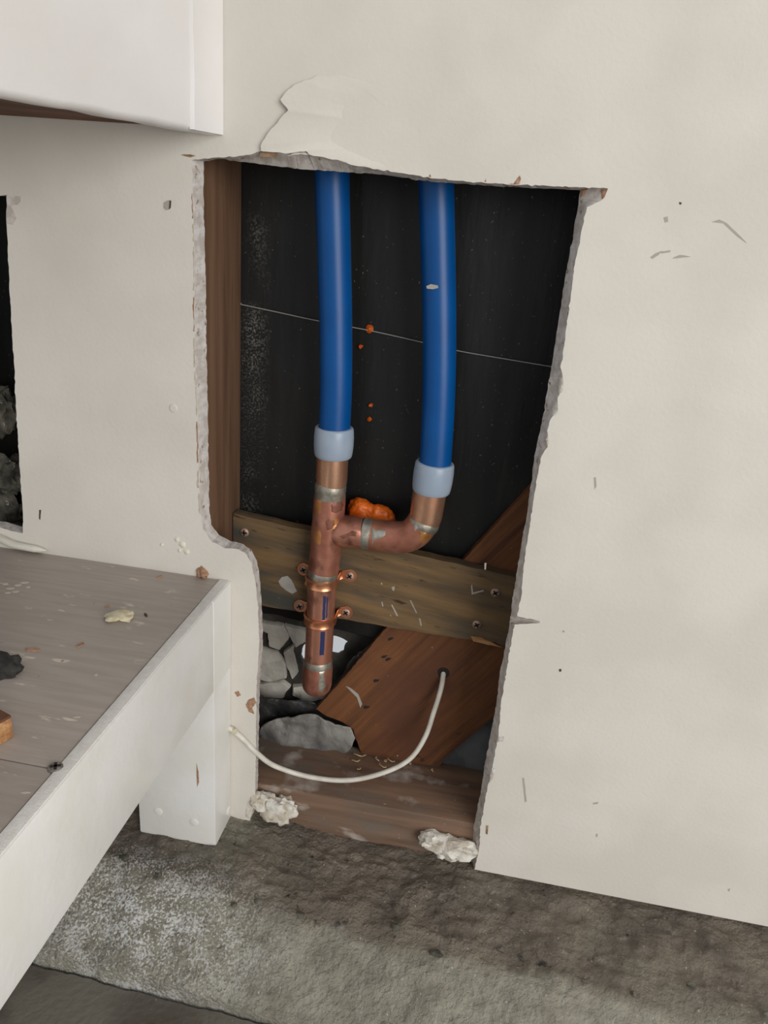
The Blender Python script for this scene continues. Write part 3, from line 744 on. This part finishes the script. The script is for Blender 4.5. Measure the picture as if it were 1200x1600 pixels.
# printed stripe on the bare pipe
def stripe(y0,y1,a0,a1,name='print_mark'):
    P0=A(502.8-(y0-916)*0.047,y0); P1=A(502.8-(y1-916)*0.047,y1); t=(P1-P0).normalized()
    fx=Vector((1,0,0)); fx=(fx-t*fx.dot(t)).normalized(); fy=t.cross(fx)
    if fy.y>0: fy=-fy
    m_=MB(); k=6; rows=[]
    for i in range(13):
        p=P0.lerp(P1,i/12); jag=0.02*nz((i*1.7,y0,0),1,5)
        for q in range(k+1):
            a=a0+jag+(a1-a0)*q/k
            m_.v.append(p+(fx*math.sin(a)+fy*math.cos(a))*(R0+0.00015))
    for i in range(12):
        for q in range(k): m_.f.append([i*(k+1)+q,i*(k+1)+q+1,(i+1)*(k+1)+q+1,(i+1)*(k+1)+q]); m_.m.append(0)
    o=m_.build(name,ink,cp,smooth=True); o['label']='dark blue ink stripe'
stripe(921,958,0.36,0.56); stripe(923,955,0.62,0.72); stripe(976,1012,0.30,0.62)
stain=mat('stain',C(116,76,60),C(140,92,76),160,rough=0.5,metal=0.5); gold=mat('gold_stain',C(196,138,84),C(170,112,66),120,rough=0.4,metal=0.6)
decal('burn_stain',[(517,790),(524,783),(533,781),(537,788),(534,797),(526,802),(518,799)],tee_o,stain,seed=2)
decal('burn_stain',[(508,816),(513,810),(521,810),(524,818),(519,827),(511,828)],tee_o,stain,seed=3)
decal('burn_stain',[(518,812),(526,808),(530,814),(523,826),(516,830)],tee_o,gold,seed=4,off=0.00015)
decal('burn_stain',[(530,838),(541,834),(551,829),(558,832),(556,838),(545,838),(536,842)],tee_o,stain,seed=5)
decal('burn_stain',[(490,830),(498,826),(503,838),(500,852),(491,848)],tee_o,gold,seed=7,off=0.0001)
decal('solder_drip',[(581,822),(586,829),(596,827),(603,830),(602,836),(594,841),(584,844),(581,856)],elb_o,solder,seed=8,off=0.0004)
decal('burn_stain',[(497,775),(503,782),(502,800),(496,806),(492,790)],tee_o,gold,seed=17,off=0.0001)
decal('solder_drip',[(652,808),(660,812),(672,812),(668,820),(655,822),(649,830),(647,818)],elb_o,solder,seed=9,off=0.0003)
decal('burn_stain',[(655,826),(672,822),(680,826),(672,842),(660,850),(655,840)],elb_o,gold,seed=10,off=0.00015)

# straps
def strap(cxy, lscrew, rscrew, label):
    c=A(*cxy); t=thing('pipe_strap',label,'pipe strap',c+Vector((0,0,-0.007)),'copper straps on the capped pipe')
    ro=R0+0.0012; hw=0.0048; yb=YBD-0.0004
    rs=W(*rscrew,YBD); ls=W(*lscrew,YBD)
    zr=rs.z-c.z; zl=ls.z-c.z
    path=[]   # (x,y,half height)
    path.append((c.x-ro-0.003,yb)); path.append((c.x-ro-0.0005,yb-0.002)); 
    for k in range(0,25):
        a=math.pi-(k/24)*math.pi; path.append((c.x+ro*math.cos(a),c.y-ro*math.sin(a)))
    path.append((c.x+ro+0.0005,yb-0.002)); path.append((c.x+ro+0.003,yb))
    m_=MB(); n_=len(path); cen=Vector((c.x,c.y,0))
    prof=[(-1,0),(-0.8,0.0012),(-0.45,0.0006),(0,0.0004),(0.45,0.0006),(0.8,0.0012),(1,0),(1,-0.0009),(-1,-0.0009)]
    tilt=(rs.z-ls.z)/(rs.x-ls.x)
    for i,(x,y) in enumerate(path):
        d=Vector((x-c.x,y-c.y,0)).normalized()
        if i<2 or i>n_-3: d=Vector((0,-1,0))
        zc=c.z+(ls.z+rs.z)/2-c.z+tilt*(x-(ls.x+rs.x)/2) if False else (c.z+ (zl if i<2 else zr if i>n_-3 else 0)*(0.6 if i in(1,n_-2) else 1.0 if i in (0,n_-1) else 0))
        for u_,o_ in prof: m_.v.append(Vector((x,y,zc+u_*hw))+d*o_)
    kp=len(prof)
    for i in range(n_-1):
        for q in range(kp): m_.f.append([i*kp+q,i*kp+(q+1)%kp,(i+1)*kp+(q+1)%kp,(i+1)*kp+q]); m_.m.append(0)
    m_.f.append(list(range(kp))); m_.m.append(0); m_.f.append([(n_-1)*kp+q for q in range(kp)]); m_.m.append(0)
    m_.build('band',copper_new,t,smooth=True,angle=50)
    for sgn,sp in ((-1,ls),(1,rs)):
        xa=c.x+sgn*(ro+0.0018); hh=0.0070
        xe=sp.x
        loop=[Vector((xa,yb-0.001,sp.z-hw)),Vector((xe,yb-0.001,sp.z-hh))]
        for k in range(0,11):
            a=-math.pi/2+k/10*math.pi; loop.append(Vector((xe+sgn*0.0068*max(0,math.cos(a)),yb-0.001,sp.z+hh*math.sin(a))))
        loop+=[Vector((xa,yb-0.001,sp.z+hw))]
        pts=[]
        for p in loop:
            if not pts or (p-pts[-1]).length>1e-5: pts.append(p)
        if sgn<0: pts.reverse()
        MB().prism(pts,[p+Vector((0,0.0012,0)) for p in pts]).build('tab',copper_new,t,bevel=0.0003)
        screw(sp+Vector((0,-0.0016,0)),0.0044,t,0.7 if sgn>0 else 0.4)
strap((502.5,907),(475,889),(547,899),'bright copper strap holding the pipe just below the tee')
strap((499.8,966),(469,946),(541,956),'bright copper strap holding the pipe along the bottom of the board')

# ------------------------------------------------------------------ blue pipes with white rings
def blue_pipe(pts, ring, label):
    t=thing('water_pipe',label,'pipe',pts[-1],'blue plastic pipes')
    sp=spline(pts,10)
    MB().tube(sp,0.0142,36).build('tube',blue,t,smooth=True,angle=50)
    r0,r1=ring; d=(r1-r0).normalized(); L_=(r1-r0).length
    prof=[(0.0,0.0144),(0.0,0.0162),(0.02,0.0170),(0.08,0.0176),(0.3,0.0181),(0.6,0.0181),(0.85,0.0176),(0.96,0.0170),(1.0,0.0162),(1.0,0.0140)]
    MB().tube([r0+d*(L_*a)+d*1e-6*i for i,(a,_) in enumerate(prof)],[q for _,q in prof],40,caps=False).build('expansion_ring',ring_mat,t,smooth=True,angle=50)
    return t
bl_=[A(519,270)+Vector((-.003,0.002,0.3)),A(517,120)+Vector((0,0.002,0)),A(518.5,265),A(522,400),A(524.5,500),A(525,600),A(523,665),A(521,705)]
blue_pipe(bl_,(A(522.6,667),A(520.6,713)),'straight blue plastic pipe feeding the top of the copper tee')
br_=[A(676,100)+Vector((-.004,0.002,0.3)),A(678,120)+Vector((0,0.002,0)),A(681.5,285),A(684.5,400),A(686.5,500),A(686.5,580),A(684.5,650),A(680.5,720),A(676,765)]
bt=blue_pipe(br_,(A(680,722),A(673.5,768)),'bowed blue plastic pipe feeding the copper elbow')
pf=[(666,447),(673,444),(684,446),(685,450),(676,452),(667,451)]
cpt=W(676,448,YC-0.0139)
f_=[W(a,c,YC-0.0147) for a,c in pf]
MB().prism(f_,[p+Vector((0,0.0012,0)) for p in f_]).build('plaster_fleck',daub,bt)

# ------------------------------------------------------------------ foam and crumbs
fc=W(580,803,0.086)
bm=bmesh.new(); bmesh.ops.create_icosphere(bm,subdivisions=5,radius=1)
blobs=[(Vector((-0.0115,0,0.004)),0.0100),(Vector((-0.0125,-0.001,-0.004)),0.0092),(Vector((-0.003,0.001,0.0)),0.0085),(Vector((0.006,-0.001,0.001)),0.0092),(Vector((0.013,0,-0.002)),0.0090),(Vector((0.0165,0,-0.006)),0.0070),(Vector((0,0,-0.007)),0.0090)]
vs=[]
for v in bm.verts:
    d=v.co.normalized(); t=0.0
    lo_,hi_=0.0,0.05
    def fld(p): return sum(max(0,1-((p-c).length/(r_*1.5))**2)**2 for c,r_ in blobs)-0.22
    for _ in range(26):
        md=(lo_+hi_)/2
        if fld(d*md)>0: lo_=md
        else: hi_=md
    p=d*lo_; p*=1+0.10*nz(p,180,151)+0.05*nz(p,420,152); p.y*=0.8
    vs.append(fc+p)
fo=MB().add(vs,[[v.index for v in f.verts] for f in bm.faces]).build('expanding_foam',foam,smooth=True,angle=80); bm.free()
tag(fo,'lumpy orange blob of expanding foam behind the copper branch','foam')
for a,c,s_,l_ in [(577,514,6.5,'largest orange foam crumb stuck on the black paper at the wire'),(563,541,3.4,'round orange foam crumb on the black paper just below the wire'),
             (579,633,3.4,'orange foam crumb on the black paper between the blue pipes'),(577,655,3.8,'lowest orange foam crumb stuck on the black paper')]:
    q=W(a,c,YP-0.001); o=lump(q,s_*.00062,.002,s_*.00058,a,0.6,sub=2,flat='xz',rot=0.6 if s_>6 else 0).build('foam_crumb',foam,smooth=True); tag(o,l_,'foam','orange foam crumbs on the black paper')

# ------------------------------------------------------------------ bench
bn=thing('bench','grey-topped white bench with a post leg, built against the wall','bench',(XP-0.3,-0.3,0.0))
yP=-0.0425; tA=0.011
ypl=[0.0]+[WZ(50,1195,ZS).y,-0.56]
for i in range(2):
    MB().box((-1.0,ypl[i+1]+0.0006,ZS-0.018),(XP-tA,ypl[i]-0.0002,ZS)).build('plank',shelf_paint,bn,bevel=0.0012,smooth=True)
ap=MB().box((XP-tA,-0.56,ZS-0.0905),(XP,yP,ZS)).build('front_board',white_gloss,bn,bevel=0.0012,smooth=True)
MB().box((XP-tA+0.0008,-0.56,ZS-0.0015),(XP-0.0012,-0.001,ZS+0.0008)).build('top_edge',edge_paint,bn,bevel=0.0006,smooth=True)
MB().box((XP-tA,yP+0.0005,ZS-0.0905),(XP+0.0002,-0.0004,ZS)).build('filler_block',white_gloss,bn,bevel=0.0005,smooth=True)
xl=W(218,1290,yP).x
post=MB().box((xl,yP,0.0085),(XP,-0.0004,ZS-0.0181)).build('leg',white_gloss,bn,bevel=0.002,smooth=True)
for px,py in [(247,1268),(303,1285)]:
    q=W(px,py,yP); MB().tube([q+Vector((0,0.001,0)),q+Vector((0,-0.0003,0)),q+Vector((0,-0.0006,0))],[0.0045,0.0045,0.0036],20,ref=Vector((1,0,0))).build('filled_screw',white_gloss,post,smooth=True,angle=30)
q=WX(357,1266,XP); MB().tube([q+Vector((-0.001,0,0)),q+Vector((0.0003,0,0)),q+Vector((0.0006,0,0))],[0.0045,0.0045,0.0036],20,ref=Vector((0,0,1))).build('filled_screw',white_gloss,post,smooth=True,angle=30)
q=W(310,1212,yP); f_=[W(a,c,yP-0.0002) for a,c in [(307,1192),(310,1206),(311,1222),(308,1230),(307,1210)]]
MB().prism(f_,[p+Vector((0,0.0004,0)) for p in f_]).build('paint_chip',crumb_brown,post)
# lamella screw in the shelf
q=WZ(87,1200,ZS); screw(q+Vector((0,0,0.0002)),0.0048,bn,0.5,steel,Vector((0,0,1)))
edge_dust=mat('edge_dust',C(198,184,170),rough=0.7)
for a,c,w_,h_ in [(8,912,5,1.6),(16,919,7,1.4),(28,914,6,1.5),(38,910,7,1.2),(44,917,4,1.2),(24,924,6,1.2),(12,926,5,1),(150,1054,3,1.5),(248,1020,3,2),(40,1238,8,1.2),(120,1120,6,1)]:
    pts=[WZ(a+dx*w_,c+dy*h_,ZS+0.0003) for dx,dy in ((-1,.2),(-.3,-.8),(.6,-1),(1,-.2),(.4,.9),(-.5,1))]
    MB().add(pts+[p-Vector((0,0,.0006)) for p in pts],[tuple(range(6))]+[(i,(i+1)%6,6+(i+1)%6,6+i) for i in range(6)]).build('scuff_mark',mark_grey if False else edge_dust,bn)

# things lying on the bench
def on_shelf(name,px,py,rx,ry,rz,m,label,cat,seed,amp=0.4,rot=0.0,sub=3,freq=1.6,group=None):
    q=WZ(px,py,ZS); o=lump((q.x,q.y,ZS+rz*0.55),rx,ry,rz,seed,amp,freq,sub,rot=rot)
    for v in o.v: v.z=max(v.z,ZS-0.0002)
    o=o.build(name,m,smooth=True,angle=60); tag(o,label,cat,group); return o
on_shelf('plaster_crumb',186,966,0.0105,0.0085,0.0035,crumb_cream,'pale cream flake of plaster lying mid-bench on the grey top','plaster',201,0.6,0.5)
on_shelf('mortar_crumb',318,901,0.0055,0.0050,0.0065,crumb_brown,'pinkish brown crumb at the back corner of the bench against the wall','crumb',203,0.6)
on_shelf('dirt_clod',2,1050,0.014,0.010,0.009,clod,'dark charcoal clod lying on the grey bench beside the wood block','clod',205,0.5)
for i,(a,c,l_) in enumerate([(52,1016,'flat orange-brown wood chip on the bench beside the charcoal clod'),(126,1009,'small tan wood chip on the bench in front of the cream flake'),
                             (168,948,'tiny reddish wood chip on the bench behind the cream flake'),(228,962,'tiny dark wood chip on the bench beside the cream flake'),(250,902,'small brown wood chip on the bench close to the wall')]):
    q=WZ(a,c,ZS); s_=[0.0052,0.0034,0.0022,0.0026,0.003][i]; an=[0.2,1.4,0.8,-0.8,1.3][i]
    pts=[q+Vector((math.cos(an)*s_*dx-math.sin(an)*s_*.35*dy,math.sin(an)*s_*dx+math.cos(an)*s_*.35*dy,0)) for dx,dy in ((-1,-.6),(.2,-1),(1,-.5),(.8,.8),(-.4,1),(-1.1,.4))]
    o=MB().add([p+Vector((0,0,0.0012)) for p in pts]+[p-Vector((0,0,.0001)) for p in pts],[tuple(range(6)),tuple(range(11,5,-1))]+[(k,(k+1)%6,6+(k+1)%6,6+k) for k in range(6)]).build('wood_chip',[crumb_brown if i!=3 else mark_dark][0])
    tag(o,l_,'wood chip','wood chips on the bench')
# offcut of timber
q0=WZ(27,1139,ZS); q1=WZ(3,1112,ZS+0.018)
top_pts=[WZ(0,1100,ZS+0.018),WZ(26,1128,ZS+0.018)]
a_=WZ(24,1150,ZS); bb_=WZ(-30,1182,ZS); dir1=(bb_-a_).normalized(); perp=Vector((-dir1.y,dir1.x,0)); perp=perp if perp.y>0 else -perp
a_=WZ(22,1152,ZS); c4=[a_,a_+dir1*0.05,a_+dir1*0.05+perp*0.028,a_+perp*0.028]
wb=thing('wood_offcut','small raw timber offcut with pale end grain lying on the bench','wood',c4[0])
MB().hexa(c4+[p+Vector((0,0,0.015)) for p in c4]).build('block',pine,wb,bevel=0.0012,smooth=True)
MB().hexa([p+Vector((0,0,0.0148)) for p in c4]+[p+Vector((0,0,0.0166)) for p in c4]).build('dark_top_face',under_wood,wb,bevel=0.0006)

# cable on the bench coming out of the left opening
o=MB().tube(spline([W(-60,812,0.010),W(-20,829,0.002),W(2,842,-0.0038),W(22,851,-0.0038),W(48,856.5,-0.0036),W(72,860.5,-0.0032)],10),[0.0036]*36+[0.0034]*8+[0.0030,0.0028,0.0026,0.0022,0.0018,0.0012,0.0006],14).build('cable',cable_mat,smooth=True,angle=60)
tag(o,'white cable end lying along the back of the bench by the small opening','cable')
for i,(a,c,s_,l_) in enumerate([(-10,800,0.030,'grey-green rubble lump at the bottom of the small opening'),(12,740,0.022,'dark rubble lump behind the small opening above the bench'),(-5,640,0.026,'upper rubble lump glimpsed inside the small opening')]):
    q=W(a,c,0.07); o=lump(q,s_,s_*0.6,s_*0.9,300+i,0.5,2.2,4).build('rubble',rubble,smooth=True,angle=60); tag(o,l_,'rubble')

# ------------------------------------------------------------------ cable through the cavity
cpts=[WX(361,1137,XP+0.0012),W(366,1143,-0.0035),W(382,1157,-0.0032),W(402,1177,-0.001),W(430,1197,0.012),W(485,1214,0.022),W(545,1219,0.030),W(600,1207,0.040),W(640,1186,0.050),W(664,1152,0.060),W(678,1112,0.068),W(689,1076,0.076),hc+Vector((0,0.002,0))]
cpts[0]=Vector((XP-0.002,cpts[1].y-0.0005,cpts[1].z+0.004))
o=MB().tube(spline(cpts,10),0.0026,16).build('cable',cable_mat,smooth=True,angle=60)
tag(o,'white cable looping from the bench leg into the diagonal brace','cable')
q=W(366,1142,-0.004); lump(q,0.0035,0.003,0.003,411,0.5,sub=2).build('caulk',crumb_cream,o,smooth=True)

# ------------------------------------------------------------------ plaster lumps and shavings along the sill
def plaster(px_c, rx, ry, rz, seed, label, y=0.006, dz=0.0):
    q=W(px_c[0],px_c[1],y); t=thing('plaster_lump',label,'plaster',(q.x,q.y,q.z-rz))
    for k,(dx,dz_,s_) in enumerate([(-0.5,0.25,0.6),(0.05,0.0,0.72),(0.5,0.12,0.6),(-0.1,-0.35,0.5),(0.35,-0.4,0.5),(-0.75,0.45,0.4)]):
        o=lump((q.x+dx*rx,q.y+random.uniform(-.2,.2)*ry,q.z+dz_*rz),rx*s_,ry*(0.8+0.3*s_),rz*s_*1.1,seed+k,0.5,1.8,3)
        o.build('chunk',gypsum_white,t,smooth=True,angle=45)
    return t
plaster((702,1323),0.027,0.010,0.014,501,'broken white plaster lump on the sill against the wide white board',0.006)
plaster((428,1262),0.022,0.009,0.017,521,'crumbling white plaster lump on the sill beside the narrow white board',0.004)
sh=[(602,1192,10),(590,1188,8),(612,1186,7),(566,1168,9),(556,1190,7),(560,1203,6),(640,1196,7),(676,1206,6),(598,1198,8)]
for i,(a,c,s_) in enumerate(sh):
    q=WZ(a,c,zt_pl+0.001)
    q.y=min(q.y,YBR-0.006); pts=[]
    for k in range(7):
        an=k/6*3.4+i; pts.append(q+Vector((math.cos(an)*s_*.0004+(k-3)*s_*.00012,math.sin(an)*s_*.00025,0.001+0.0016*abs(math.sin(k*0.9+i)))))
    o=MB().tube(pts,0.0007,6).build('wood_shaving',shaving,smooth=True)
    tag(o,'curl of pale wood shaving on the sill below the diagonal brace','shaving','wood shavings on the sill')
